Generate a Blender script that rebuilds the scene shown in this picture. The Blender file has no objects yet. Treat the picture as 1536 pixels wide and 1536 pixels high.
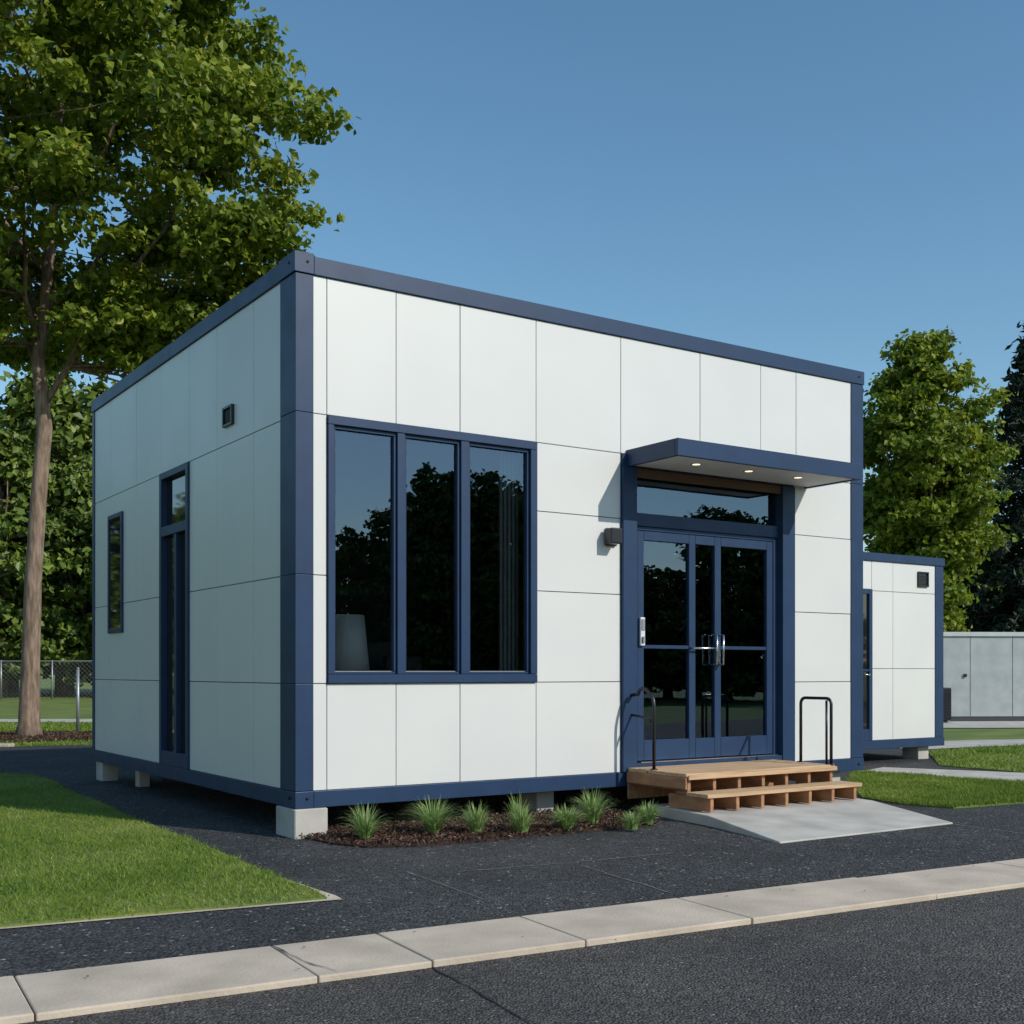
import bpy, bmesh, math, random
import numpy as np
from mathutils import Vector
rng=np.random.default_rng(7); random.seed(7)
scene=bpy.context.scene
COL=scene.collection

# ---------------------------------------------------------------- materials
def new_mat(name):
    m=bpy.data.materials.new(name); m.use_nodes=True
    return m,m.node_tree.nodes,m.node_tree.links,m.node_tree.nodes['Principled BSDF']
def mat(name,c1,c2=None,rough=.5,scale=3,metal=0,bump=0,bscale=40,coat=0,spec=.5,detail=6,rvar=0,stretch=None,ramp=(.35,.65)):
    m,N,L,B=new_mat(name)
    B.inputs['Roughness'].default_value=rough; B.inputs['Metallic'].default_value=metal
    B.inputs['Coat Weight'].default_value=coat; B.inputs['Specular IOR Level'].default_value=spec
    tc=N.new('ShaderNodeTexCoord'); src=tc.outputs['Object']
    if stretch:
        mp=N.new('ShaderNodeMapping'); mp.inputs['Scale'].default_value=stretch
        L.new(src,mp.inputs['Vector']); src=mp.outputs['Vector']
    if c2 is None: c2=tuple(x*.92 for x in c1)
    n=N.new('ShaderNodeTexNoise'); n.inputs['Scale'].default_value=scale; n.inputs['Detail'].default_value=detail
    L.new(src,n.inputs['Vector'])
    r=N.new('ShaderNodeValToRGB'); r.color_ramp.elements[0].position=ramp[0]; r.color_ramp.elements[1].position=ramp[1]
    r.color_ramp.elements[0].color=(*c1,1); r.color_ramp.elements[1].color=(*c2,1)
    L.new(n.outputs['Fac'],r.inputs['Fac']); L.new(r.outputs['Color'],B.inputs['Base Color'])
    if rvar:
        mr=N.new('ShaderNodeMapRange'); mr.inputs['To Min'].default_value=rough-rvar; mr.inputs['To Max'].default_value=rough+rvar
        L.new(n.outputs['Fac'],mr.inputs['Value']); L.new(mr.outputs['Result'],B.inputs['Roughness'])
    if bump:
        b=N.new('ShaderNodeTexNoise'); b.inputs['Detail'].default_value=8; o=b.outputs['Fac']
        b.inputs['Scale'].default_value=bscale; L.new(src,b.inputs['Vector'])
        bp=N.new('ShaderNodeBump'); bp.inputs['Strength'].default_value=bump; bp.inputs['Distance'].default_value=.01
        L.new(o,bp.inputs['Height']); L.new(bp.outputs['Normal'],B.inputs['Normal'])
    return m
def asphalt(name,dark,light,speck,sp_scale,bump=.6,rough=.8,thr=.993,cr=(.3,2.2)):
    m,N,L,B=new_mat(name); B.inputs['Roughness'].default_value=rough; B.inputs['Specular IOR Level'].default_value=.4
    tc=N.new('ShaderNodeTexCoord'); src=tc.outputs['Object']
    n=N.new('ShaderNodeTexNoise'); n.inputs['Scale'].default_value=.55; n.inputs['Detail'].default_value=12; n.inputs['Roughness'].default_value=.78
    L.new(src,n.inputs['Vector'])
    r=N.new('ShaderNodeValToRGB'); r.color_ramp.elements[0].position=.36; r.color_ramp.elements[1].position=.66
    r.color_ramp.elements[0].color=(*dark,1); r.color_ramp.elements[1].color=(*light,1); L.new(n.outputs['Fac'],r.inputs['Fac'])
    v=N.new('ShaderNodeTexVoronoi'); v.inputs['Scale'].default_value=sp_scale; L.new(src,v.inputs['Vector'])
    sx=N.new('ShaderNodeSeparateColor'); L.new(v.outputs['Color'],sx.inputs['Color'])
    mr=N.new('ShaderNodeMapRange'); mr.inputs['To Min'].default_value=cr[0]; mr.inputs['To Max'].default_value=cr[1]; L.new(sx.outputs['Red'],mr.inputs['Value'])
    mul=N.new('ShaderNodeMix'); mul.data_type='RGBA'; mul.blend_type='MULTIPLY'; mul.inputs['Factor'].default_value=1
    L.new(r.outputs['Color'],mul.inputs['A']); L.new(mr.outputs['Result'],mul.inputs['B'])
    gt=N.new('ShaderNodeMath'); gt.operation='GREATER_THAN'; gt.inputs[1].default_value=thr; L.new(sx.outputs['Green'],gt.inputs[0])
    mx=N.new('ShaderNodeMix'); mx.data_type='RGBA'; L.new(gt.outputs[0],mx.inputs['Factor'])
    L.new(mul.outputs['Result'],mx.inputs['A']); mx.inputs['B'].default_value=(*speck,1)
    L.new(mx.outputs['Result'],B.inputs['Base Color'])
    bp=N.new('ShaderNodeBump'); bp.inputs['Strength'].default_value=bump; bp.inputs['Distance'].default_value=.018; bp.invert=True
    L.new(v.outputs['Distance'],bp.inputs['Height']); L.new(bp.outputs['Normal'],B.inputs['Normal'])
    return m
def leafmat(name,cols,trans=.35,rough=.5):
    m,N,L,B=new_mat(name); B.inputs['Roughness'].default_value=rough; B.inputs['Specular IOR Level'].default_value=.35
    a=N.new('ShaderNodeAttribute'); a.attribute_name='rnd'
    r=N.new('ShaderNodeValToRGB'); els=r.color_ramp.elements
    els[0].color=(*cols[0],1); els[1].color=(*cols[-1],1)
    for i,c in enumerate(cols[1:-1]): 
        e=els.new((i+1)/(len(cols)-1)); e.color=(*c,1)
    L.new(a.outputs['Fac'],r.inputs['Fac']); L.new(r.outputs['Color'],B.inputs['Base Color'])
    if trans>0:
        t=N.new('ShaderNodeBsdfTranslucent'); L.new(r.outputs['Color'],t.inputs['Color'])
        mx=N.new('ShaderNodeMixShader'); mx.inputs[0].default_value=trans
        L.new(B.outputs[0],mx.inputs[1]); L.new(t.outputs[0],mx.inputs[2]); L.new(mx.outputs[0],N['Material Output'].inputs['Surface'])
    return m
def glassmat(name,tint,ior):
    m,N,L,B=new_mat(name); N.remove(B)
    f=N.new('ShaderNodeFresnel'); f.inputs['IOR'].default_value=ior
    t=N.new('ShaderNodeBsdfTransparent'); t.inputs['Color'].default_value=(*tint,1)
    g=N.new('ShaderNodeBsdfGlossy'); g.inputs['Roughness'].default_value=.006; g.inputs['Color'].default_value=(.62,.80,1,1)
    tc=N.new('ShaderNodeTexCoord'); n=N.new('ShaderNodeTexNoise'); n.inputs['Scale'].default_value=.9; n.inputs['Detail'].default_value=1
    L.new(tc.outputs['Object'],n.inputs['Vector'])
    bp=N.new('ShaderNodeBump'); bp.inputs['Strength'].default_value=.15; bp.inputs['Distance'].default_value=.01
    L.new(n.outputs['Fac'],bp.inputs['Height']); L.new(bp.outputs['Normal'],g.inputs['Normal'])
    mx=N.new('ShaderNodeMixShader'); L.new(f.outputs[0],mx.inputs[0]); L.new(t.outputs[0],mx.inputs[1]); L.new(g.outputs[0],mx.inputs[2])
    L.new(mx.outputs[0],N['Material Output'].inputs['Surface']); return m

M={}
M['panel']=mat('white_panel',(.70,.695,.66),(.665,.66,.63),rough=.36,scale=1.1,rvar=.07,bump=.04,bscale=2.5)
M['navy']=mat('navy_metal',(.022,.050,.110),(.018,.041,.092),rough=.42,scale=4,rvar=.06,bump=.03,bscale=60,spec=.3)
M['dark']=mat('dark_backing',(.05,.055,.06),rough=.8)
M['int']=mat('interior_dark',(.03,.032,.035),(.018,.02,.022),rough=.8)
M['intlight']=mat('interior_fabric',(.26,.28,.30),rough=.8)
M['shade']=mat('lamp_fabric',(.84,.89,.90),rough=.7)
M['glass']=glassmat('window_glass',(.90,.92,.94),2.3)
M['dglass']=mat('dark_glass',(.012,.014,.016),rough=.03,spec=.9)
M['black']=mat('black_metal',(.015,.016,.02),rough=.35)
M['chrome']=mat('steel',(.6,.61,.62),rough=.25,metal=1)
M['white']=mat('white_plastic',(.7,.7,.7),rough=.4)
M['soffit']=mat('soffit_white',(.72,.71,.69),rough=.6)
M['soffitrefl']=mat('brown_soffit_reflection',(.11,.06,.028),(.075,.042,.02),rough=.45)  # brown soffit reflection painted as a base colour
M['concrete']=mat('concrete',(.54,.505,.45),(.39,.365,.325),rough=.85,scale=2.5,bump=.25,bscale=60,detail=11)
M['curb']=mat('curb_concrete',(.63,.525,.405),(.44,.365,.28),rough=.88,scale=2.6,bump=.35,bscale=50,detail=14,ramp=(.3,.7))
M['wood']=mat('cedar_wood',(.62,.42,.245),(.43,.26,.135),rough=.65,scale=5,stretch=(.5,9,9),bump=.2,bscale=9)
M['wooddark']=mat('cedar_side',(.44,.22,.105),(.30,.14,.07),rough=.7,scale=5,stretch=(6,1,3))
M['bark']=mat('bark',(.30,.21,.15),(.13,.09,.06),rough=.9,scale=5,stretch=(3,3,.6),bump=1,bscale=12,detail=8)
M['mulch']=mat('mulch',(.055,.028,.02),(.02,.011,.008),rough=.95,scale=25,bump=1,bscale=50)
M['asph']=asphalt('asphalt_dark',(.022,.022,.0225),(.054,.0535,.053),(.26,.26,.25),52,bump=1.0,thr=.991)
M['road']=asphalt('asphalt_road',(.048,.043,.039),(.094,.083,.073),(.24,.23,.21),75,bump=.9,thr=.993,cr=(.4,1.9))
M['ground']=mat('grass_ground',(.18,.22,.04),(.085,.14,.022),rough=.95,scale=.8,bump=1,bscale=30,detail=12)
M['blade']=leafmat('grass_blades',[(.085,.15,.016),(.15,.24,.026),(.24,.315,.042),(.40,.40,.11)],.35)
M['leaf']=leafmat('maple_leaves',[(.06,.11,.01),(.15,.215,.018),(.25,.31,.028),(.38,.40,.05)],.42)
M['leafd']=leafmat('distant_leaves',[(.045,.08,.012),(.10,.15,.020),(.18,.23,.032)],.0)
M['needle']=leafmat('conifer_needles',[(.010,.024,.014),(.020,.044,.020),(.035,.062,.026)],0)
M['tuft']=leafmat('tuft_leaves',[(.10,.18,.035),(.22,.34,.09),(.42,.52,.22)],.3)
M['chip']=leafmat('mulch_chips',[(.02,.011,.008),(.08,.04,.025),(.18,.095,.06)],0)
M['crackl']=mat('crack_light',(.20,.19,.175),(.12,.115,.11),rough=.9,scale=30)
M['crackd']=mat('crack_dark',(.008,.008,.008),rough=.9)
M['greybld']=mat('grey_metal_siding',(.40,.43,.42),(.33,.36,.36),rough=.6)
M['greytrim']=mat('grey_roof_trim',(.52,.54,.53),rough=.5)
M['roof']=mat('roof_membrane',(.3,.3,.3),rough=.8)
M['galv']=mat('galvanised',(.35,.36,.37),rough=.45,metal=.6)
me,N,L,B=new_mat('lit_downlight'); B.inputs['Emission Color'].default_value=(1,.82,.55,1); B.inputs['Emission Strength'].default_value=1.3; M['lamp']=me

# ---------------------------------------------------------------- helpers
def link(ob,parent=None):
    COL.objects.link(ob)
    if parent: ob.parent=parent
    return ob
def empty(name,loc=(0,0,0),rz=0):
    e=bpy.data.objects.new(name,None); e.empty_display_size=.3; e.location=loc; e.rotation_euler=(0,0,rz); COL.objects.link(e); return e
def boxes(name,lst,m,parent=None,bevel=.003,seg=1):
    bm=bmesh.new()
    for (x0,x1,y0,y1,z0,z1) in lst:
        if x0>x1:x0,x1=x1,x0
        if y0>y1:y0,y1=y1,y0
        vs=[bm.verts.new(p) for p in ((x0,y0,z0),(x1,y0,z0),(x1,y1,z0),(x0,y1,z0),(x0,y0,z1),(x1,y0,z1),(x1,y1,z1),(x0,y1,z1))]
        for f in ((0,3,2,1),(4,5,6,7),(0,1,5,4),(1,2,6,5),(2,3,7,6),(3,0,4,7)): bm.faces.new([vs[i] for i in f])
    me=bpy.data.meshes.new(name); bm.to_mesh(me); bm.free(); me.materials.append(m)
    ob=bpy.data.objects.new(name,me); link(ob,parent)
    if bevel:
        b=ob.modifiers.new('bevel','BEVEL'); b.width=bevel; b.segments=seg; b.limit_method='ANGLE'
    return ob
def poly(name,pts,z,m,parent=None,thick=0):
    bm=bmesh.new(); vs=[bm.verts.new((p[0],p[1],p[2] if len(p)>2 else z)) for p in pts]; f=bm.faces.new(vs)
    f.normal_update()
    if f.normal.z<0: f.normal_flip()
    if thick:
        bmesh.ops.extrude_face_region(bm,geom=[f])
        for v in vs: v.co.z-=thick
        bmesh.ops.recalc_face_normals(bm,faces=bm.faces)
    bmesh.ops.triangulate(bm,faces=[f for f in bm.faces if len(f.verts)>4])
    me=bpy.data.meshes.new(name); bm.to_mesh(me); bm.free(); me.materials.append(m)
    return link(bpy.data.objects.new(name,me),parent)
def mesh_np(name,V,F,m,parent=None,rnd=None,smooth=False):
    me=bpy.data.meshes.new(name); me.from_pydata(V.tolist() if hasattr(V,'tolist') else V,[],F.tolist() if hasattr(F,'tolist') else F)
    me.materials.append(m)
    if rnd is not None:
        a=me.attributes.new('rnd','FLOAT','FACE'); a.data.foreach_set('value',np.asarray(rnd,dtype=np.float32))
    if smooth: me.polygons.foreach_set('use_smooth',[True]*len(me.polygons))
    ob=bpy.data.objects.new(name,me); return link(ob,parent)
class Tubes:
    def __init__(s): s.V=[]; s.F=[]
    def add(s,pts,rad,seg=6,cap=True):
        pts=[Vector(p) for p in pts]; n=len(pts)
        if not hasattr(rad,'__len__'): rad=[rad]*n
        base=len(s.V); ref=None
        for i,p in enumerate(pts):
            d=(pts[min(i+1,n-1)]-pts[max(i-1,0)]).normalized()
            if ref is None: ref=d.orthogonal().normalized()
            ref=(ref-d*ref.dot(d)); ref=ref.normalized() if ref.length>1e-6 else d.orthogonal().normalized()
            b=d.cross(ref)
            for k in range(seg):
                a=2*math.pi*k/seg; q=p+(ref*math.cos(a)+b*math.sin(a))*rad[i]; s.V.append((q.x,q.y,q.z))
        for i in range(n-1):
            for k in range(seg):
                a=base+i*seg+k; b2=base+i*seg+(k+1)%seg; s.F.append((a,b2,b2+seg,a+seg))
        if cap:
            s.F.append(tuple(base+k for k in range(seg))[::-1]); s.F.append(tuple(base+(n-1)*seg+k for k in range(seg)))
    def obj(s,name,m,parent=None): return mesh_np(name,s.V,s.F,m,parent,smooth=True)
def nrm(a): return a/np.maximum(np.linalg.norm(a,axis=1,keepdims=True),1e-9)
def leaf_arrays(C,size,up=.6,aspect=.8,fold=.15,bias=None):
    n=len(C); nn=rng.normal(size=(n,3)); nn[:,2]+=up
    if bias is not None: nn+=bias
    nn=nrm(nn); t=nrm(np.cross(nn,rng.normal(size=(n,3)))); b=np.cross(nn,t)
    Ls=(size*rng.uniform(.6,1.3,n))[:,None]; W=Ls*aspect
    V=np.stack([C-t*Ls*.5,C+b*W*.5+nn*Ls*fold,C+t*Ls*.5,C-b*W*.5+nn*Ls*fold],1).reshape(-1,3)
    F=np.arange(4*n).reshape(-1,4); return V,F

# building coordinate frame
ANG=math.atan2(.5546,.832); CORN=(-1.747,9.56,0)
def wall(name,urange,zrange,holes,v0,v1,m,parent,axis='u'):
    us=sorted(set([*urange]+[h[i] for h in holes for i in (0,1)])); zs=sorted(set([*zrange]+[h[i] for h in holes for i in (2,3)]))
    out=[]
    for a,b in zip(us,us[1:]):
        for c,d in zip(zs,zs[1:]):
            cu,cz=(a+b)/2,(c+d)/2
            if any(h[0]<cu<h[1] and h[2]<cz<h[3] for h in holes): continue
            out.append((a,b,v0,v1,c,d) if axis=='u' else (v0,v1,a,b,c,d))
    return boxes(name,out,m,parent,bevel=0)
G=.0035
def panels(rects,o0,o1,axis='u'):
    out=[]
    for a,b,c,d in rects:
        j=random.uniform(-.0012,.0012)
        r=(a+G,b-G,o0+j,o1,c+G,d-G) if axis=='u' else (o0+j,o1,a+G,b-G,c+G,d-G)
        out.append(r)
    return out
def grid(us,zs): return [(a,b,c,d) for a,b in zip(us,us[1:]) for c,d in zip(zs,zs[1:])]

# ---------------------------------------------------------------- main modular building
B0=empty('modular_building',CORN,ANG)
LU,LT=6.86,6.31; ZB,ZS,ZT,ZC=.24,.375,4.578,4.725
front=grid([.157,.2805,.922,1.557,2.372,3.367,4.395,5.253,5.786,6.66],[3.454,ZT])
front+=grid([.157,.2805],[ZS,1.25,2.137,3.454])
front+=grid([.2805,.922,1.557,2.372],[ZS,1.25])
front+=grid([2.372,3.367],[ZS,1.25,2.09,2.824,3.454])
front+=grid([5.734,6.66],[ZS,1.235,1.99,2.824,3.454])
boxes('front_panels',panels(front,.010,.034),M['panel'],B0,.002)
left=grid([.317,.925,1.846,2.627,3.551,4.449,5.459,6.21],[3.43,ZT])
left+=grid([.317,.925,1.846,2.627],[ZS,1.25,2.137,3.43])
left+=grid([3.551,4.449,5.459,6.21],[ZS,1.25,2.137,3.43])
boxes('side_panels',panels(left,.010,.034,'v'),M['panel'],B0,.002)
boxes('right_side_panels',panels(grid([.2,1.1,2.1,3.1,4.1,5.1,6.2],[ZS,1.25,2.137,3.43,ZT]),LU-.034,LU-.010,'v'),M['panel'],B0,.002)
boxes('back_panels',panels(grid([.2,1.1,2.1,3.1,4.1,5.1,6.0,6.7],[ZS,1.25,2.137,3.43,ZT]),LT-.034,LT-.010),M['panel'],B0,.002)
wall('front_wall_core',(.04,LU-.04),(ZS,ZT),[(.2805,2.372,1.25,3.454),(3.367,5.734,ZS,3.454)],.036,.13,M['dark'],B0)
wall('side_wall_core',(.131,LT-.04),(ZS,ZT),[(2.627,3.551,ZS,3.43)],.036,.13,M['dark'],B0,'v')
wall('right_wall_core',(.131,LT-.131),(ZS,ZT),[],LU-.13,LU-.037,M['dark'],B0,'v')
wall('back_wall_core',(.131,LU-.04),(ZS,ZT),[],LT-.13,LT-.037,M['dark'],B0)
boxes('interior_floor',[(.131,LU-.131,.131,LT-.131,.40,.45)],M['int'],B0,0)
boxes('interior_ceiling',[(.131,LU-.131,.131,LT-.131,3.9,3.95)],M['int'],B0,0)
boxes('roof_deck',[(.1,LU-.1,.1,LT-.1,4.60,4.66)],M['roof'],B0,0)
fr=[]
zb=[ZS+.002,1.25,2.137,3.454,ZT-.002]
for a,b in zip(zb,zb[1:]): fr.append((0,.157,0,.317,a+.0015,b-.0015))
for a,b in zip([ZS+.002,3.454,ZT-.002],[3.454,ZT-.002]): fr.append((6.66,LU,0,.2,a+.0015,b-.0015))
fr+=[(0,.2,LT-.1,LT,ZS+.002,ZT-.002),(LU-.2,LU,LT-.2,LT,ZS+.002,ZT-.002)]
fr+=[(.16,LU+.003,-.006,.16,ZB,ZS),(-.004,.158,-.007,.32,ZB-.002,ZS),(-.003,.157,.322,LT+.003,ZB,ZS),(.16,LU,LT-.16,LT,ZB,ZS),(LU-.16,LU+.002,.162,LT-.162,ZB,ZS)]
fr+=[(.16,LU+.008,-.010,.11,ZT,ZC),(-.010,.157,.322,LT+.008,ZT,ZC),(.16,LU,LT-.11,LT+.008,ZT,ZC),(LU-.11,LU+.008,.112,LT-.112,ZT,ZC)]
fr+=[(-.014,.158,-.014,.319,ZT,ZC+.02)]
boxes('steel_frame',fr,M['navy'],B0,.004,2)
T=Tubes()
for u,z in((.10,4.67),(.10,.32),(6.78,4.66),(6.78,.31)): T.add([(u,-.008,z),(u,-.018,z)],.012,10)
for v,z in((.1,4.67),(.1,.32)): T.add([(-.006,v,z),(-.020,v,z)],.012,10)
T.obj('frame_bolts',M['black'],B0)
boxes('floor_joists',[(.2+i*.9,.26+i*.9,.17,LT-.17,.245,.395) for i in range(8)],M['dark'],B0,0)
boxes('floor_pan',[(.161,LU-.162,.162,LT-.162,.375,.398)],M['dark'],B0,0)
boxes('foundation_blocks',[(-.02,.27,-.035,.36,-.02,.236),(2.55,2.75,.25,.6,-.02,.24),(6.3,6.6,.1,.5,-.02,.236),(.2,.33,5.0,5.15,-.02,.24),(.04,.24,6.0,6.28,-.02,.236),(2.5,2.8,3.2,3.6,-.02,.24),(4.9,5.2,3.2,3.6,-.02,.24),(6.3,6.6,5.7,6.1,-.02,.236),(2.5,2.8,5.7,6.1,-.02,.236)],M['concrete'],B0,.008)
# front window
w=[]
U0,U1,W0,W1=.2805,2.372,1.25,3.454
w+=[(U0+.002,U1-.002,-.018,.12,W0+.002,W0+.075),(U0+.002,U1-.002,-.018,.12,W1-.075,W1-.002),(U0+.002,U0+.055,-.017,.12,W0+.077,W1-.077),(U1-.075,U1-.002,-.017,.12,W0+.077,W1-.077)]
w+=[(.925,.998,-.012,.11,W0+.077,W1-.077),(1.557,1.640,-.012,.11,W0+.077,W1-.077)]
for a,b in((.337,.923),(1.0,1.555),(1.642,2.295)):
    w+=[(a,b,.012,.07,W0+.077,W0+.097),(a,b,.012,.07,W1-.105,W1-.077),(a,a+.022,.012,.07,W0+.099,W1-.107),(b-.022,b,.012,.07,W0+.099,W1-.107)]
boxes('window_frame',w,M['navy'],B0,.003)
boxes('window_gasket',[(a+.022,b-.022,.038,.042,W0+.097,W0+.103) for a,b in((.337,.923),(1.0,1.555),(1.642,2.295))],M['galv'],B0,0)
def pane(name,u0,u1,z0,z1,v,m=None,axis='u',par=None):
    P=[(u0,v,z0),(u1,v,z0),(u1,v,z1),(u0,v,z1)] if axis=='u' else [(v,u0,z0),(v,u1,z0),(v,u1,z1),(v,u0,z1)]
    if axis!='u': P=P[::-1]
    return mesh_np(name,P,[(0,1,2,3)],m or M['glass'],par or B0)
pane('window_pane_a',.34,.92,W0+.08,W1-.08,.045); pane('window_pane_b',1.002,1.553,W0+.08,W1-.08,.046); pane('window_pane_c',1.644,2.293,W0+.08,W1-.08,.045)
def cone(name,loc,r0,r1,h,m,seg=32):
    t=Tubes(); t.add([loc,(loc[0],loc[1],loc[2]+h)],[r0,r1],seg); return t.obj(name,m,B0)
cone('table_lamp_shade',(.60,.28,1.36),.185,.14,.47,M['shade'])
cone('table_lamp_finial',(.60,.28,1.82),.008,.006,.05,M['chrome'],8)
boxes('interior_desk',[(.35,1.15,.135,.8,1.32,1.355),(.38,.42,.25,.75,.45,1.32),(1.08,1.12,.25,.75,.45,1.32),(1.3,2.1,1.7,2.3,1.18,1.22),(1.35,1.4,1.75,2.25,.45,1.18),(2.0,2.05,1.75,2.25,.45,1.18)],M['intlight'],B0,.01)
boxes('interior_chair',[(1.5,1.9,1.3,1.38,1.0,1.5),(1.5,1.9,1.0,1.4,.88,.95),(1.68,1.72,1.18,1.22,.45,.88)],M['dark'],B0,.03,3)
boxes('interior_monitor',[(1.45,1.95,1.9,1.94,1.32,1.65),(1.66,1.74,1.9,1.94,1.22,1.32)],M['dark'],B0,.008)
boxes('window_blind',[(2.10+i*.045,2.13+i*.045,.20,.23,1.3,3.4) for i in range(5)],M['intlight'],B0,.005)
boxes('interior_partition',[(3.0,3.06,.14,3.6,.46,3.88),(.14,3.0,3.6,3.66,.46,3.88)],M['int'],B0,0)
boxes('interior_counter',[(3.4,4.6,3.0,3.6,.46,1.45),(4.9,5.5,3.4,3.9,.46,2.3)],M['dark'],B0,.02)
# entrance portal
e=[(3.367+.002,3.541,-.03,.14,ZS+.003,3.328),(5.545,5.734-.002,-.03,.14,ZS+.003,3.328),(3.369,5.732,-.012,.14,3.332,3.452)]
DZ=.462
e+=[(3.543,5.543,.03,.14,2.775,2.90),(3.543,5.543,.035,.14,3.25,3.328)]
e+=[(3.543,5.543,-.02,.14,ZS+.003,DZ-.005)]
v0,v1=.05,.12
e+=[(3.543,3.60,v0,v1,DZ,2.773),(5.485,5.543,v0,v1,DZ,2.773),(3.602,5.483,v0,v1,2.735,2.773)]
def leaf(a,b):
    return [(a,a+.085,v0+.005,v1-.005,DZ+.01,2.73),(b-.085,b,v0+.005,v1-.005,DZ+.01,2.73),(a+.087,b-.087,v0+.005,v1-.005,2.64,2.73),(a+.087,b-.087,v0+.005,v1-.005,DZ+.01,.67),(a+.087,b-.087,v0+.01,v1-.01,1.575,1.61)]
e+=leaf(3.61,4.375)
e+=[(4.377,4.64,v0+.005,v1-.005,2.64,2.73),(4.377,4.64,v0+.005,v1-.005,DZ+.01,.67)]
e+=leaf(4.642,5.478)
boxes('entrance_frame',e,M['navy'],B0,.003)
boxes('soffit_reflection_strip',[(3.545,5.541,-.005,.03,3.24,3.326)],M['soffitrefl'],B0,.002)  # added strip, its brown stands in for the soffit reflection above the transom
pane('transom_glass',3.545,5.541,2.902,3.248,.08)
pane('door_glass_left',3.697,4.288,.67,2.64,.085); pane('door_glass_middle',4.375,4.642,.67,2.64,.083); pane('door_glass_right',4.729,5.391,.67,2.64,.085)
boxes('threshold_plate',[(3.6,5.48,-.022,.05,DZ-.004,DZ+.004)],M['chrome'],B0,0)
T=Tubes()
for u in(4.60,4.69): T.add([(u,.05,1.42),(u,-.02,1.42),(u,-.02,1.72),(u,.05,1.72)],.012,8)
T.add([(4.30,.055,1.585),(4.30,0,1.585),(4.52,0,1.585),(4.60,-.01,1.585)],.011,8)
T.obj('door_pulls',M['chrome'],B0)
boxes('lock_plates',[(4.655,4.70,.045,.054,1.44,1.66),(4.66,4.70,.03,.045,1.50,1.54)],M['chrome'],B0,.003)
boxes('door_keypad',[(3.625,3.685,.02,.054,1.60,1.88)],M['white'],B0,.01,3)
boxes('door_keypad_face',[(3.635,3.675,.012,.02,1.75,1.86),(3.64,3.67,.0,.02,1.63,1.69)],M['galv'],B0,.004)
# canopy
cu0,cu1,cp=3.43,5.953,-.74
boxes('canopy_fascia',[(cu0,cu1,cp,cp+.04,3.33,3.49),(cu0,cu0+.04,cp+.042,.008,3.33,3.49),(cu1-.04,cu1,cp+.042,.008,3.33,3.49)],M['navy'],B0,.004,2)
boxes('canopy_top',[(cu0+.042,cu1-.042,cp+.042,.008,3.44,3.48)],M['navy'],B0,0)
boxes('canopy_soffit',[(cu0+.042,cu1-.042,cp+.042,-.032,3.342,3.36)],M['soffit'],B0,0)
T=Tubes(); R=Tubes()
for u in(3.95,4.65,5.35):
    T.add([(u,-.42,3.341),(u,-.42,3.338)],.04,20); R.add([(u,-.42,3.3415),(u,-.42,3.3395)],.055,20)
R.obj('downlight_trim',M['chrome'],B0)
T.obj('downlight_lens',M['lamp'],B0)
boxes('wall_lamp_back',[(3.17,3.30,-.02,.008,2.55,2.72)],M['black'],B0,.006)
boxes('wall_lamp_body',[(3.14,3.27,-.14,-.022,2.56,2.71)],M['black'],B0,.012,2)
# side door
s=[(-.012,.12,2.629,2.70,ZS+.003,3.428),(-.012,.12,3.48,3.549,ZS+.003,3.428),(-.012,.12,2.702,3.478,3.36,3.428),(-.01,.12,2.702,3.478,2.76,2.86),(-.01,.12,2.702,3.478,ZS+.003,.52),(0,.1,3.02,3.09,.522,2.758)]
boxes('side_door_frame',s,M['navy'],B0,.003)
pane('side_door_glass',2.70,3.02,.52,2.76,.05,M['dglass'],'v'); pane('side_door_glass_b',3.09,3.48,.52,2.76,.05,M['dglass'],'v'); pane('side_transom_glass',2.70,3.48,2.86,3.36,.05,M['dglass'],'v')
boxes('side_window_frame',[(-.015,.012,4.95,5.0,1.80,3.2),(-.015,.012,5.5,5.547,1.80,3.2),(-.015,.012,5.002,5.498,1.80,1.85),(-.015,.012,5.002,5.498,3.15,3.2)],M['navy'],B0,.003)
pane('side_window_glass',5.0,5.5,1.85,3.15,-.002,M['dglass'],'v')
boxes('side_vent',[(-.02,.012,1.394,1.42,3.59,3.77),(-.02,.012,1.61,1.634,3.59,3.77),(-.02,.012,1.422,1.608,3.59,3.612),(-.02,.012,1.422,1.608,3.748,3.77),(0,.009,1.422,1.608,3.613,3.747)],M['black'],B0,.002)
boxes('side_vent_flap',[(-.008,-.002,1.44,1.59,3.63,3.735)],M['int'],B0,.002)

# ---------------------------------------------------------------- second module
P2=(CORN[0]-.5546*2.67,CORN[1]+.832*2.67,0)
B1=empty('modular_building.001',P2,ANG)
a0,a1,zb1,zt1=8.0,11.93,.2,3.1; dep=3.6
boxes('front_panels',panels(grid([8.2,9.25],[.33,1.39,2.54,2.98])+grid([9.25,10.26],[2.56,2.98])+grid([10.26,10.74,11.73],[.33,1.39,2.54,2.98]),.01,.034),M['panel'],B1,.002)
boxes('side_panels',panels(grid([.2,1.2,2.3,dep-.2],[.33,1.39,2.54,2.98]),a1-.034,a1-.01,'v')+panels(grid([.2,1.2,2.3,dep-.2],[.33,1.39,2.54,2.98]),a0+.01,a0+.034,'v')+panels(grid([8.2,9.4,10.6,11.73],[.33,1.39,2.54,2.98]),dep-.034,dep-.01),M['panel'],B1,.002)
boxes('wall_core',[(a0+.037,a1-.037,.037,dep-.037,.33,2.98)],M['dark'],B1,0)
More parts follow.
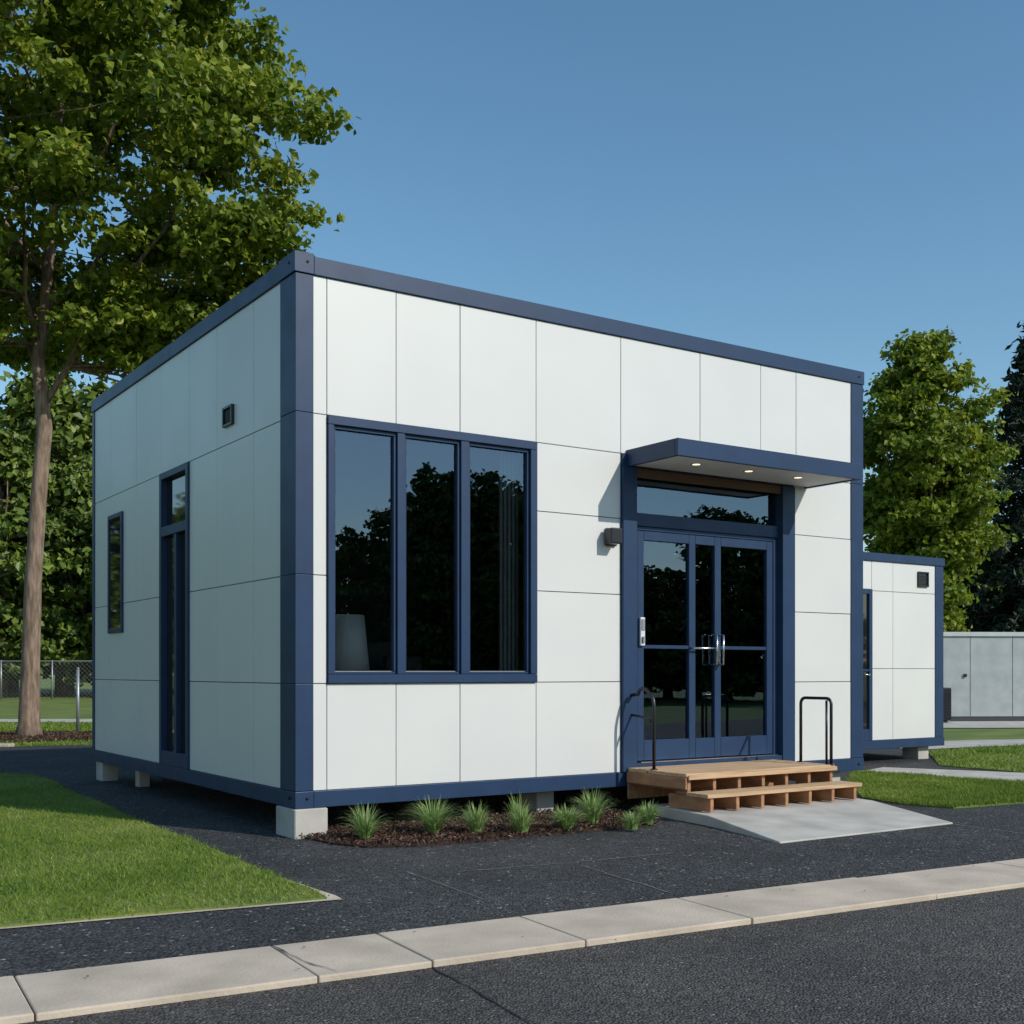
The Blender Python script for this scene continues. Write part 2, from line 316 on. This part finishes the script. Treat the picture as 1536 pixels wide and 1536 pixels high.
f=[(a,b,c,d,.332,2.978) for a,b,c,d in((a0,8.2,0,.2),(11.73,a1,0,.2),(a0,8.2,dep-.2,dep),(11.73,a1,dep-.2,dep))]
f+=[(a0-.01,a1+.01,-.01,dep+.01,zb1,.33),(a0-.015,a1+.015,-.015,dep+.015,2.98,zt1)]
boxes('steel_frame',f,M['navy'],B1,.004)
boxes('door_frame',[(9.25,9.31,-.01,.034,.332,2.558),(10.19,10.258,-.01,.034,.332,2.558),(9.312,10.188,-.01,.034,2.49,2.558),(9.312,10.188,-.01,.034,.332,.5),(9.312,10.188,-.008,.034,1.35,1.38)],M['navy'],B1,.002)
pane('door_glass',9.31,10.19,.5,2.49,.02,M['dglass'],par=B1)
T=Tubes(); T.add([(10.14,-.01,1.3),(10.14,-.06,1.3),(10.02,-.06,1.3)],.012,8); T.obj('door_handle',M['chrome'],B1)
boxes('wall_vent',[(11.31,11.33,-.02,.012,2.64,2.87),(11.53,11.55,-.02,.012,2.64,2.87),(11.332,11.528,-.02,.012,2.64,2.66),(11.332,11.528,-.02,.012,2.85,2.87),(11.332,11.528,0,.012,2.662,2.848)]+[(11.332,11.528,-.014,-.002,2.68+i*.04,2.69+i*.04) for i in range(4)],M['black'],B1,0)
boxes('foundation_blocks',[(a,a+.25,b,b+.3,-.02,.196) for a in(8.1,9.8,11.45) for b in(.1,1.7,3.1)],M['concrete'],B1,.006)

# background storage building
SB=empty('storage_building',(11.3,32.2,0),math.radians(4))
boxes('siding',[(i*1.19,i*1.19+1.175,0,.05,.12,2.30) for i in range(14)]+[(.0,16.6,.052,5,.12,2.30)],M['greybld'],SB,.004)
boxes('roof_trim',[(-.05,16.7,-.05,5.05,2.30,2.42)],M['greytrim'],SB,.01)
boxes('plinth',[(0.02,16.6,.02,5,-.02,.12)],M['dark'],SB,0)
boxes('door_hardware',[(1.0,1.07,-.05,0,1.2,1.28),(3.4,3.46,-.05,0,1.2,1.28)],M['black'],SB,0)
AC=empty('air_conditioner',(11.25,31.6,0),math.radians(4))
boxes('casing',[(-.1,.35,-.3,.3,.05,.92)],M['black'],AC,.02,2)
boxes('louvres',[(-.08,.33,-.315,-.302,.12+i*.08,.15+i*.08) for i in range(9)],M['black'],AC,0)
boxes('feet',[(-.08,0,-.28,.28,-.0,.05),(.25,.33,-.28,.28,-.0,.05)],M['galv'],AC,0)

# ---------------------------------------------------------------- wooden steps
S=empty('wooden_steps',CORN,ANG)
u0,u1=3.42,5.39
bd=[]
for i in range(6): bd.append((u0+random.uniform(-.006,.006),u1+random.uniform(-.006,.006),-.04-i*.139-.134,-.04-i*.139,.385,.42+random.uniform(-.001,.002)))
for i in range(2): bd.append((u0-.03,u1+.04,-.90-i*.142-.137,-.90-i*.142,.225,.26))
boxes('tread_boards',bd,M['wood'],S,.004,2)
sp=[]
for i in range(7):
    u=u0+.02+i*(u1-u0-.08)/6
    sp+=[(u,u+.04,-.86,-.05,.26,.384),(u,u+.04,-1.16,-.6,.10,.224),(u,u+.04,-.86,-.7,.226,.259)]
sp+=[(u0-.01,u1+.0,-.05,-.034,.12,.384)]
sp+=[(u0-.022,u0-.002,-.88,-.04,.28,.384)]
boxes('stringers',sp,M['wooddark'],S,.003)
boxes('nosing',[(u0,u1,-.905,-.882,.365,.405)],M['wood'],S,.004)
HR=empty('handrail',CORN,ANG)
def arc(c,r,a0,a1,n,u):
    return [(u,c[0]+r*math.cos(a0+(a1-a0)*i/n),c[1]+r*math.sin(a0+(a1-a0)*i/n)) for i in range(n+1)]
T=Tubes(); u=5.36
T.add([(u,-.45,.42),(u,-.45,1.02)]+arc((-.51,1.02),.06,0,math.pi/2,5,u)[1:]+arc((-.79,1.02),.06,math.pi/2,math.pi,5,u)+[(u,-.85,.42)],.016,10)
T.add([(u,-.79,.42),(u,-.79,1.06)],.012,8)
for p in(-.45,-.85): T.add([(u,p,.42),(u,p,.43)],.035,12)
T.obj('tube',M['black'],HR)
HR2=empty('handrail.001',CORN,ANG)
T=Tubes(); u=3.47
T.add([(u,-.36,.42),(u,-.36,1.02)]+[(u,-.35,1.08),(u,-.31,1.13),(u,-.25,1.17),(u,-.19,1.19),(u,-.15,1.17),(u,-.13,1.13),(u,-.02,1.12)],.017,10)
T.add([(u,-.36,.86),(u,-.28,.90),(u,-.16,.92),(u,-.02,.93)],.012,8)
T.add([(u,-.36,.42),(u,-.36,.43)],.035,12)
T.obj('tube',M['black'],HR2)
def loc2w(u,v): return (CORN[0]+.8321*u-.5547*v, CORN[1]+.5547*u+.8321*v)
RS=empty('concrete_ramp',CORN,ANG)
bm=bmesh.new()
prof=[((3.42,5.62),-.35,.095),((3.32,5.5),-1.25,.09),((3.05,5.22),-2.36,.012)]
top=[[bm.verts.new((uu,v,z)) for uu in us] for us,v,z in prof]; bot=[[bm.verts.new((uu,v,-.01)) for uu in us] for us,v,z in prof]
for i in range(2):
    bm.faces.new((top[i][0],top[i+1][0],top[i+1][1],top[i][1])); bm.faces.new((top[i][0],bot[i][0],bot[i+1][0],top[i+1][0])); bm.faces.new((top[i][1],top[i+1][1],bot[i+1][1],bot[i][1]))
bm.faces.new((top[2][0],bot[2][0],bot[2][1],top[2][1])); bm.faces.new((top[0][0],top[0][1],bot[0][1],bot[0][0]))
bmesh.ops.recalc_face_normals(bm,faces=bm.faces)
me_=bpy.data.meshes.new('slab'); bm.to_mesh(me_); bm.free(); me_.materials.append(M['concrete']); o=link(bpy.data.objects.new('slab',me_),RS)
bv=o.modifiers.new('b','BEVEL'); bv.width=.006

# ---------------------------------------------------------------- ground
CA=math.atan2(.4906,.8714)
def Lc(a,n): return (a*.8714-n*.4906, a*.4906+n*.8714)
poly('ground',[(-400,-400),(400,-400),(400,500),(-400,500)],-.03,M['ground'])
poly('asphalt_pavement',[Lc(-60,5.55),Lc(60,5.55),Lc(60,8.0),(7.2,13.05),(8.9,14.0),(6.5,17.0),(7.3,19.8),(8,24),(-4,24),(-9,21.25),(-60,21.25)],0,M['asph'])
poly('road',[Lc(-150,-4),Lc(150,-4),Lc(150,4.98),Lc(-150,4.98)],-.012,M['road'])
K=empty('curb',(0,0,0),CA)
js=[.646,1.805,2.358,3.197,4.262,5.69]
js=[.646-1.2*i for i in range(40,0,-1)]+js+[5.69+1.3*i for i in range(1,35)]
boxes('curb_segments',[(a+.003,b-.003,4.93+random.uniform(-.006,.006),5.59+random.uniform(-.006,.006),-.1,.018+random.uniform(-.003,.003)) for a,b in zip(js,js[1:])],M['curb'],K,.008,2)
boxes('joint_fill',[(js[0],js[-1],4.945,5.575,-.1,.008)],M['crackd'],K,0)
boxes('curb.001',[(-60,-9,21.2,21.45,-.1,.05)],M['curb'],None,.01)
lawnL=[(-1.094,6.998),(-1.2,7.22),(-1.629,7.87),(-2.0,8.5),(-2.42,9.196),(-2.92,9.98),(-3.44,10.76),(-4.15,12.0),(-5.01,13.33),(-5.5,14.3),(-6.13,15.19),(-6.69,15.49),(-14,16.2),(-20,12),(-12.5,1.4),(-2.686,6.218)]
poly('lawn_edging',[(-1.0,6.99),(-1.05,7.1),(-1.629,7.9),(-2.2,8.6),(-12.6,1.37),(-2.68,6.18)],.006,M['curb'])
poly('lawn',lawnL,.018,M['ground'],thick=.02)
lawnR=[(3.72,12.57),(3.95,11.95),(4.34,11.65),(5.24,12.12),(7.2,13.05),(6.13,14.2),(4.56,15.75),(4.05,14.3)]
lR=poly('lawn',lawnR,.018,M['ground'],thick=.02); lR.name='lawn.001'
poly('concrete_path',[(4.56,15.75),(6.13,14.2),(7.2,13.05),(8.9,14.0),(6.78,15.7),(5.2,16.6)],.008,M['concrete'])
lawnR2=[(6.1,16.9),(6.78,15.7),(8.9,14.0),(15,17.5),(13,22.2),(8.6,21),(7.0,20)]
lR2=poly('lawn',lawnR2,.016,M['ground'],thick=.02); lR2.name='lawn.002'
poly('concrete_path',[(6.9,20.3),(8.6,21.3),(30,26),(30,28.2),(9,23.2),(6.5,22)],.006,M['concrete']).name='concrete_path.001'
poly('concrete_path',[(9.6,28.5),(45,30),(45,36),(9.6,33)],-.01,M['concrete']).name='concrete_path.002'
poly('concrete_path',[(-80,31.7),(-7,31.7),(-7,33.8),(-80,33.8)],-.01,M['concrete']).name='concrete_path.003'
def inpoly(P,poly_):
    x,y=P[:,0],P[:,1]; c=np.zeros(len(P),bool); n=len(poly_)
    for i in range(n):
        x1,y1=poly_[i]; x2,y2=poly_[(i+1)%n]
        if y1==y2: continue
        c^=((y1>y)!=(y2>y))&(x<(x2-x1)*(y-y1)/(y2-y1)+x1)
    return c
def blades(name,pg,n,h,wd,z,xlim=None,near=None):
    pg=np.array(pg,float); lo,hi=pg.min(0),pg.max(0)
    if xlim: lo[0]=max(lo[0],xlim[0]); hi[0]=min(hi[0],xlim[1]); 
    P=rng.uniform(lo,hi,size=(n*4,2)); P=P[inpoly(P,pg)]
    if near:
        keep=rng.uniform(size=len(P))<np.clip((near/np.maximum(P[:,1],.1))**1.5,0,1); P=P[keep]
    P=P[:n]; P=P+rng.normal(0,.016,P.shape); k=len(P)
    x,y=P[:,0],P[:,1]
    den=.5+.3*np.sin(x*1.7+2*np.sin(y*1.3))*np.sin(y*1.1+np.sin(x*2.9))+.2*np.sin(x*6.1+3*np.sin(y*2.7))*np.sin(y*5.3+2*np.sin(x*3.3))
    H=h*rng.uniform(.5,1.3,k)*(.6+.7*den); a=rng.uniform(0,2*np.pi,k); W=wd*rng.uniform(.6,1.4,k)*.5
    lean=rng.normal(0,.7,(k,2))*H[:,None]
    b=np.c_[P,np.full(k,z)]; dx=np.c_[np.cos(a)*W,np.sin(a)*W,np.zeros(k)]
    V=np.stack([b-dx,b+dx,b+np.c_[lean,H]],1).reshape(-1,3); F=np.arange(3*k).reshape(-1,3)
    rn=np.clip(rng.uniform(0,1,k)*.5+(1-den)*.6-.05+rng.normal(0,.05,k),0,1)
    return mesh_np(name,V,F,M['blade'],None,rn)
blades('lawn_grass',lawnL,130000,.032,.008,.016,(-8,0),8)
blades('lawn_grass.001',lawnR,40000,.04,.012,.016)
blades('lawn_grass.002',lawnR2,25000,.05,.02,.014)
blades('lawn_grass.003',[(-30,21.5),(-5,21.5),(-5,31.6),(-30,31.6)],35000,.06,.03,-.03,(-16,-5))
bed=[(.05,.3),(.1,-.45),(.25,-.78),(.6,-.95),(1.1,-1.0),(1.7,-.98),(2.4,-1.0),(2.85,-1.02),(3.1,-.85),(3.15,-.4),(3.25,.3)]
bedw=[loc2w(*p) for p in bed]
MB=empty('mulch_bed')
poly('soil',bedw,.015,M['mulch'],MB,thick=.02)
def chips(name,pg,n,z,s,m,parent):
    pg=np.array(pg); P=rng.uniform(pg.min(0),pg.max(0),size=(n*3,2)); P=P[inpoly(P,pg)][:n]
    P+=rng.normal(0,.035,P.shape)
    C=np.c_[P,z+rng.uniform(0,.03,len(P))]; V,F=leaf_arrays(C,s,up=1.2,aspect=.35)
    return mesh_np(name,V,F,m,parent,rng.uniform(0,1,len(P)))
chips('chips',bedw,9000,.012,.045,M['chip'],MB)
P=np.c_[rng.uniform(-5,8,2600),rng.uniform(5,14,2600)]
ly=-.4906*P[:,0]+.8714*P[:,1]; P=P[(ly>5.7)&(~inpoly(P,np.array(lawnL)))&(~inpoly(P,np.array(lawnR)))][:600]
C=np.c_[P,np.full(len(P),.004)]; V,F=leaf_arrays(C,.011,up=5,aspect=.9)
mesh_np('gravel',V,F,mat('gravel_stone',(.28,.27,.25),rough=.8))
P=np.array([Lc(rng.uniform(-2,9),rng.choice([rng.uniform(4.2,4.93),rng.uniform(5.0,5.55),rng.uniform(5.6,6.0)])) for _ in range(70)])
C=np.c_[P,np.full(len(P),.026)]; V,F=leaf_arrays(C,.020,up=6,aspect=.6)
mesh_np('fallen_leaves',V,F,M['chip'],None,rng.uniform(.4,1,len(P)))
def crack(name,pts,wd,z,m,jit=.02):
    out=[]
    for (a,b) in zip(pts,pts[1:]):
        n=max(3,int(math.dist(a,b)/.08))
        for i in range(n): out.append((a[0]+(b[0]-a[0])*i/n+random.gauss(0,jit),a[1]+(b[1]-a[1])*i/n+random.gauss(0,jit)))
    out.append(pts[-1]); V=[];F=[]
    for i,p in enumerate(out):
        q=out[min(i+1,len(out)-1)]; r=out[max(i-1,0)]; d=Vector((q[0]-r[0],q[1]-r[1])).normalized(); nx,ny=-d.y,d.x
        w_=wd*random.uniform(.3,1.2)/2; V+=[(p[0]+nx*w_,p[1]+ny*w_,z),(p[0]-nx*w_,p[1]-ny*w_,z)]
        if i: F.append((2*i-2,2*i-1,2*i+1,2*i))
    mesh_np(name,V,F,m)
crack('pavement_crack',[(-.708,7.97),(-.169,6.998)],.016,.004,M['crackl'],.005)
crack('pavement_crack.001',[(-.372,7.97),(.4,8.35),(1.196,8.79)],.020,.004,M['crackl'],.007)
crack('pavement_crack.002',[(.473,8.248),(.961,7.208)],.015,.004,M['crackl'],.005)
crack('pavement_crack.003',[(3.89,10.44),(4.23,9.88),(4.9,9.3)],.018,.004,M['crackl'],.005)
crack('pavement_crack.004',[(-.361,5.43),(-.15,5.0),(.082,4.537),(.5,3.6),(.6,2.5)],.014,-.008,M['crackd'],.014)
crack('pavement_crack.005',[Lc(1.81,5.55),Lc(1.83,5.2),Lc(1.9,4.96)],.008,.0225,M['crackd'],.006)
def tuft(name,x,y,h,n,spread,wd=.010):
    V=[];F=[];R=[]
    for i in range(n):
        a=random.uniform(0,2*math.pi); l=h*random.uniform(.5,1.2); s=spread*random.uniform(.1,1.1)**.8; r0=random.uniform(0,.05)
        bx,by=x+math.cos(a)*r0,y+math.sin(a)*r0; dx,dy=math.cos(a),math.sin(a); w=wd*random.uniform(.6,1.2); c=random.random(); base=len(V); K_=5
        for k in range(K_+1):
            t=k/K_; px=bx+dx*s*t**1.6; py=by+dy*s*t**1.6; pz=.02+l*(t-.28*(s/spread)*t**3*1.6)
            ww=w*(1-t**1.5)*.5+.0004; sx,sy=-dy,dx
            V+=[(px-sx*ww,py-sy*ww,pz),(px+sx*ww,py+sy*ww,pz)]
            if k: F.append((base+2*k-2,base+2*k-1,base+2*k+1,base+2*k)); R.append(min(1,max(0,.2+.5*c+.3*t)))
    return mesh_np(name,V,F,M['tuft'],None,R)
pl=[(-1.16,9.36,.30,250,.22),(-.645,9.70,.32,330,.28),(-.29,9.72,.27,240,.18),(.082,9.75,.26,170,.16),(.05,9.95,.34,120,.12),(.459,9.94,.22,300,.19),(.695,10.28,.34,300,.22),(1.007,10.0,.17,160,.13),(1.187,10.33,.21,210,.17)]
for i,(x,y,h,n,s_) in enumerate(pl): tuft('ornamental_grass' if i==0 else 'ornamental_grass.%03d'%i,x,y,h,n,s_,wd=.012 if h>.22 else .018)

# ---------------------------------------------------------------- trees
def make_tree(name,base,trunk,tr,prof,ncl,nleaf,leaf_s,m,clr=.75,seed=1,nlimb=10,extra=(),flat=.5,parent=None,hollow=.35,spread=1.0):
    global rng
    rng=np.random.default_rng(seed); rnd=random.Random(seed)
    T=Tubes(); T.add(trunk,tr,12)
    zs=[p[0] for p in prof]; Rs=[p[1] for p in prof]
    tz=np.array([p[2] for p in trunk]); tp=np.array(trunk)
    def tpos(z): return np.array([np.interp(z,tz,tp[:,0]),np.interp(z,tz,tp[:,1]),min(z,tz[-1])])
    ztop=zs[-1]; zlo=zs[0]
    nodes=[];nr=[]
    for k in np.linspace(max(zlo*.85,tz[0]),tz[-1],14): nodes.append(tpos(k)); nr.append(float(np.interp(k,tz,tr)))
    for i in range(nlimb):
        z0=zlo*.85+(tz[-1]-zlo*.85)*(i/nlimb)**1.1; a=i*2.4+rnd.uniform(-.4,.4); st=tpos(z0); r0=float(np.interp(z0,tz,tr))*.5
        ze=min(z0+(ztop-z0)*.45+.8,ztop*.95); Re=float(np.interp(ze,zs,Rs))*.72
        en=np.array([st[0]+math.cos(a)*Re,st[1]+math.sin(a)*Re,ze]); pts=[];rr=[]
        for k in range(7):
            t=k/6; p=st+(en-st)*t; p[2]+=math.sin(t*math.pi)*-.25*Re*.3; p[:2]+=np.array([rnd.gauss(0,.08),rnd.gauss(0,.08)])*(t>0)*Re*.4
            pts.append(tuple(p)); rr.append(r0*(1-t*.8)); nodes.append(p.copy()); nr.append(r0*(1-t*.8))
        T.add(pts,rr,7)
    nodes=np.array(nodes)
    cl=[]
    while len(cl)<ncl:
        z=rnd.uniform(zlo,ztop); Rr=float(np.interp(z,zs,Rs))
        if rnd.random()>(Rr/max(Rs))**1.2: continue
        a=rnd.uniform(0,2*math.pi); lob=.82+.18*math.sin(a*3+z*.9)+.1*math.sin(a*5-z*1.7)
        f=hollow+(1-hollow)*rnd.random()**.6; r=Rr*f*lob; c=tpos(z); cl.append((c[0]+math.cos(a)*r,c[1]+math.sin(a)*r,z,rnd.uniform(.65,1.25)*clr))
    cl+=list(extra); CV=[];BI=[];RN=[]
    for (x,y,z,r) in cl:
        c=np.array([x,y,z]); d=np.linalg.norm(nodes-c,axis=1)+np.maximum(0,nodes[:,2]-z)*1.5; j=int(np.argmin(d)); s_=nodes[j]
        mid=(s_+c)/2+np.array([rnd.gauss(0,.12),rnd.gauss(0,.12),-.1]); rb=min(nr[j]*.5,.035)
        T.add([tuple(s_),tuple(mid),tuple(c)],[rb,rb*.65,rb*.25],5)
        n=int(nleaf*(r/clr)**2); k=max(4,n//16)
        dirs=nrm(rng.normal(size=(k,3))); rad=rng.uniform(.2,1,k)**.55
        sub=c+dirs*rad[:,None]*np.array([r,r,r*flat])
        sub[:,2]-=.18*r*(np.linalg.norm((sub-c)[:,:2],axis=1)/r)**2
        for s3 in sub[:max(2,k//8)]: T.add([tuple(c),tuple((c+s3)/2+np.array([0,0,.04])),tuple(s3)],[rb*.3,rb*.2,rb*.1],3,False)
        ids=rng.integers(0,k,n); L_=sub[ids]+rng.normal(0,1,(n,3))*np.array([.16,.16,.08])*spread
        CV.append(L_); BI.append(nrm(L_-c)*.6)
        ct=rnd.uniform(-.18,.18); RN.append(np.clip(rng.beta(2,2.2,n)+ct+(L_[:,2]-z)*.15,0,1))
    C=np.concatenate(CV); V,F=leaf_arrays(C,leaf_s,up=.8,bias=np.concatenate(BI))
    if parent is None: parent=empty(name,base)
    o1=T.obj('trunk_and_limbs',M['bark'],parent)
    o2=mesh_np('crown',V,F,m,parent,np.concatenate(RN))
    return parent,o1,o2
ex=[]
for (x,z,y,r) in [(5.8,12.6,-.5,.8),(5.4,13.3,.3,.9),(4.9,12.9,-.8,.9),(5.0,11.6,0,.8),(4.4,10.6,.5,.9),(4.9,10.2,-.3,.8),(4.6,9.2,.2,.8),(4.0,9.8,-1,.9),(3.6,14.9,0,.9),(4.2,15.3,-.5,.8),(4.6,14.6,.3,.8),(3.6,16.2,0,.9),(2.6,8.4,-.5,.9),(3.4,8.6,-.2,.9),(4.3,8.3,.5,.8),(1.8,7.9,.2,.9),(2.6,7.4,.6,.8),(3.6,7.6,1,.8),(3.0,9.2,.8,.9),(2.0,9.0,-.6,.9),(3.6,8.1,1.4,.9),(4.9,8.6,.9,.7),(4.5,7.8,1.2,.8),(5.1,9.7,.4,.8),(5.5,11.0,.2,.7),(-1.2,8.8,-1,.9),(-.9,9.7,-1.4,.9),(-1.6,10.5,-1.2,.9),(-.3,10.6,-1.8,.9)]:
    ex.append((x,y,z,r))
make_tree('maple_tree',(-10,24.5,0),[(0,0,-.1),(.02,0,.25),(.05,0,1.5),(.10,0,3.2),(.2,.05,5),(.32,.05,6.4),(.2,0,7.8),(.35,.1,9.5),(.6,.1,12),(.8,0,15),(.9,0,17)],[.33,.22,.185,.17,.16,.155,.13,.11,.08,.05,.02],
   [(8.0,2.2),(9.2,4.6),(11,5.3),(13,5.6),(15,4.6),(17,3.0),(18.6,.8)],245,370,.185,M['leaf'],clr=.9,seed=11,nlimb=13,extra=ex,flat=.40)
make_tree('maple_tree.001',(13.2,38,0),[(0,0,-.1),(0,0,1.5),(.1,0,4),(0,.1,8),(.05,0,11.0)],[.25,.18,.14,.09,.02],
   [(1.9,.6),(3.6,1.2),(5.2,2.1),(7.0,2.7),(8.8,2.4),(10.3,1.6),(11.5,.8),(12.0,.3)],180,250,.20,M['leaf'],clr=.75,seed=21,nlimb=9,flat=.55,hollow=.15)
def conifer(name,base,h,R,seed,n=560):
    global rng
    rng=np.random.default_rng(seed); rnd=random.Random(seed); T=Tubes(); T.add([(0,0,-.1),(0,0,h*.5),(0,0,h)],[.28,.16,.02],8); CV=[]
    for i in range(n):
        t=rnd.random()**1.25; z=h*(.06+.94*t); rr=R*(1-t)**.8*rnd.uniform(.75,1.08)+.15; a=rnd.uniform(0,6.283)
        e_=np.array([math.cos(a)*rr,math.sin(a)*rr,z-rr*.22]); s_=np.array([0,0,z])
        T.add([tuple(s_),tuple((s_+e_)/2+np.array([0,0,.1*rr])),tuple(e_)],[.03,.02,.006],4,False)
        k=int(80*rr/R)+18; tt=rng.uniform(.15,1.03,k)[:,None]; p=s_+(e_-s_)*tt; p[:,2]+=.1*rr*np.sin(tt[:,0]*3.14); w_=.36*(1.15-tt)
        p+=rng.normal(0,1,(k,3))*np.c_[w_,w_,w_*.35]; p[:,2]-=.08; CV.append(p)
    C=np.concatenate(CV); V,F=leaf_arrays(C,.38,up=.4,aspect=.34); E=empty(name,base); T.obj('trunk',M['bark'],E)
    mesh_np('needles',V,F,M['needle'],E,rng.uniform(0,1,len(C))); return E
conifer('spruce_tree',(20.1,45,0),14.9,5.0,5)
conifer('spruce_tree.001',(24.5,47,0),16,4.8,6)
conifer('spruce_tree.002',(17.6,49,0),9.5,3.4,9,360)
# distant tree mass : generic meshes instanced
DT=empty('distant_trees')
gen=[]
for i in range(3):
    _,o1,o2=make_tree('tmp',(0,0,0),[(0,0,-.1),(.1,0,2),(0,.1,5),(.1,0,9)],[.3,.2,.14,.03],[(1.0,2.2),(2.5,3.0),(5,3.5),(7.5,2.6),(9.3,1.2),(10.2,.3)],90,190,.30,M['leafd'],clr=1.0,seed=40+i,nlimb=7,flat=.5,parent=DT,spread=1.3)
    gen.append([o1.data,o2.data]); bpy.data.objects.remove(o1); bpy.data.objects.remove(o2)
rr=random.Random(3)
def place(x,y,s,sz=1,v=.12):
    g=rr.choice(gen); rot=rr.uniform(0,6.28); s*=rr.uniform(1-v,1+v)
    for me_ in g:
        o=bpy.data.objects.new('tree_part',me_); link(o,DT); o.location=(x,y,-.1); o.rotation_euler=(0,0,rot); o.scale=(s,s,s*sz)
for i in range(10): place(-50+i*4.4+rr.uniform(-1,1),64+rr.uniform(-2,3),1.35)
for i in range(9): place(-54+i*5.2+rr.uniform(-1,1),74+rr.uniform(-2,3),1.85)
for i in range(8): place(14+i*5+rr.uniform(-1,1),60+rr.uniform(-2,3),.7)
for i in range(6): place(-50+rr.uniform(-2,2),22+i*6.5,1.3)
for azd,sc,sz in ((76,.8,1),(79.5,.85,1),(83,.9,1),(86,1.0,.85),(88.5,1.0,.68),(91,1.0,.66),(93.5,1.0,.68),(96,1.0,.75),(98.5,1.0,.9),(101,1.0,1.05),(103.2,1.1,1.0),(105.5,1.1,1.02),(108,1.0,1),(110.5,.9,1),(114,.9,1),(119,.9,1),(125,.95,1),(131,1,1)):
    az=math.radians(azd); d=46+rr.uniform(-2,3); place(math.sin(az)*d,math.cos(az)*d,sc,sz,.06)
ring=[(-10+1.7*math.cos(a)*1.25,24.5+1.7*math.sin(a)) for a in np.linspace(0,6.283,24,endpoint=False)]
MR=empty('mulch_bed.001'); poly('soil',ring,.01,M['mulch'],MR,thick=.02); chips('chips',ring,4000,.01,.08,M['chip'],MR)

# fence
FE=empty('chain_link_fence',(0,58,0)); T=Tubes(); x0,x1,hh=-50,0,1.85
for i in range(21): T.add([(x0+i*2.5,0,-.1),(x0+i*2.5,0,hh+.05)],.04,6)
T.add([(x0,0,hh),(x1,0,hh)],.03,6); T.obj('posts',M['galv'],FE)
W_=Tubes(); st=.22
x=x0
while x<x1-hh:
    W_.add([(x,.0,.03),(x+hh,.0,hh)],.006,3,False); W_.add([(x+hh,.012,.03),(x,.012,hh)],.006,3,False); x+=st
W_.obj('wire_mesh',M['galv'],FE)
PO=empty('steel_post',(-9.45,25.8,0)); T=Tubes(); T.add([(0,0,-.1),(0,0,1.4)],.035,10); T.add([(0,0,1.4),(0,0,1.44)],[.045,.02],10); T.obj('post',M['galv'],PO)

# ---------------------------------------------------------------- light, world, camera
el=math.radians(34); az=math.radians(122)
sd=Vector((math.sin(az)*math.cos(el),math.cos(az)*math.cos(el),math.sin(el)))
sun=bpy.data.lights.new('sun','SUN'); sun.energy=3.4; sun.angle=math.radians(.5); sun.color=(1,.95,.87)
so=bpy.data.objects.new('sun',sun); COL.objects.link(so); so.rotation_euler=sd.to_track_quat('Z','Y').to_euler(); so.location=(20,-10,20)
w=bpy.data.worlds.new('World'); scene.world=w; w.use_nodes=True; nt=w.node_tree
sk=nt.nodes.new('ShaderNodeTexSky'); sk.sky_type='NISHITA'; sk.sun_disc=False; sk.sun_elevation=el; sk.sun_rotation=az; sk.air_density=1.15; sk.dust_density=.3; sk.ozone_density=3.0
hs=nt.nodes.new('ShaderNodeHueSaturation'); hs.inputs['Hue'].default_value=.49; hs.inputs['Saturation'].default_value=1.12
bg=nt.nodes['Background']; nt.links.new(sk.outputs[0],hs.inputs['Color']); nt.links.new(hs.outputs[0],bg.inputs[0]); bg.inputs[1].default_value=.132
cam=bpy.data.cameras.new('camera'); co=bpy.data.objects.new('camera',cam); COL.objects.link(co)
co.location=(0,0,1.35); co.rotation_euler=(math.radians(90),0,0); cam.lens=41.67; cam.sensor_width=36; cam.shift_y=.1556; cam.clip_end=1500
scene.camera=co
scene.view_settings.view_transform='Standard'; scene.view_settings.look='None'; scene.view_settings.exposure=0
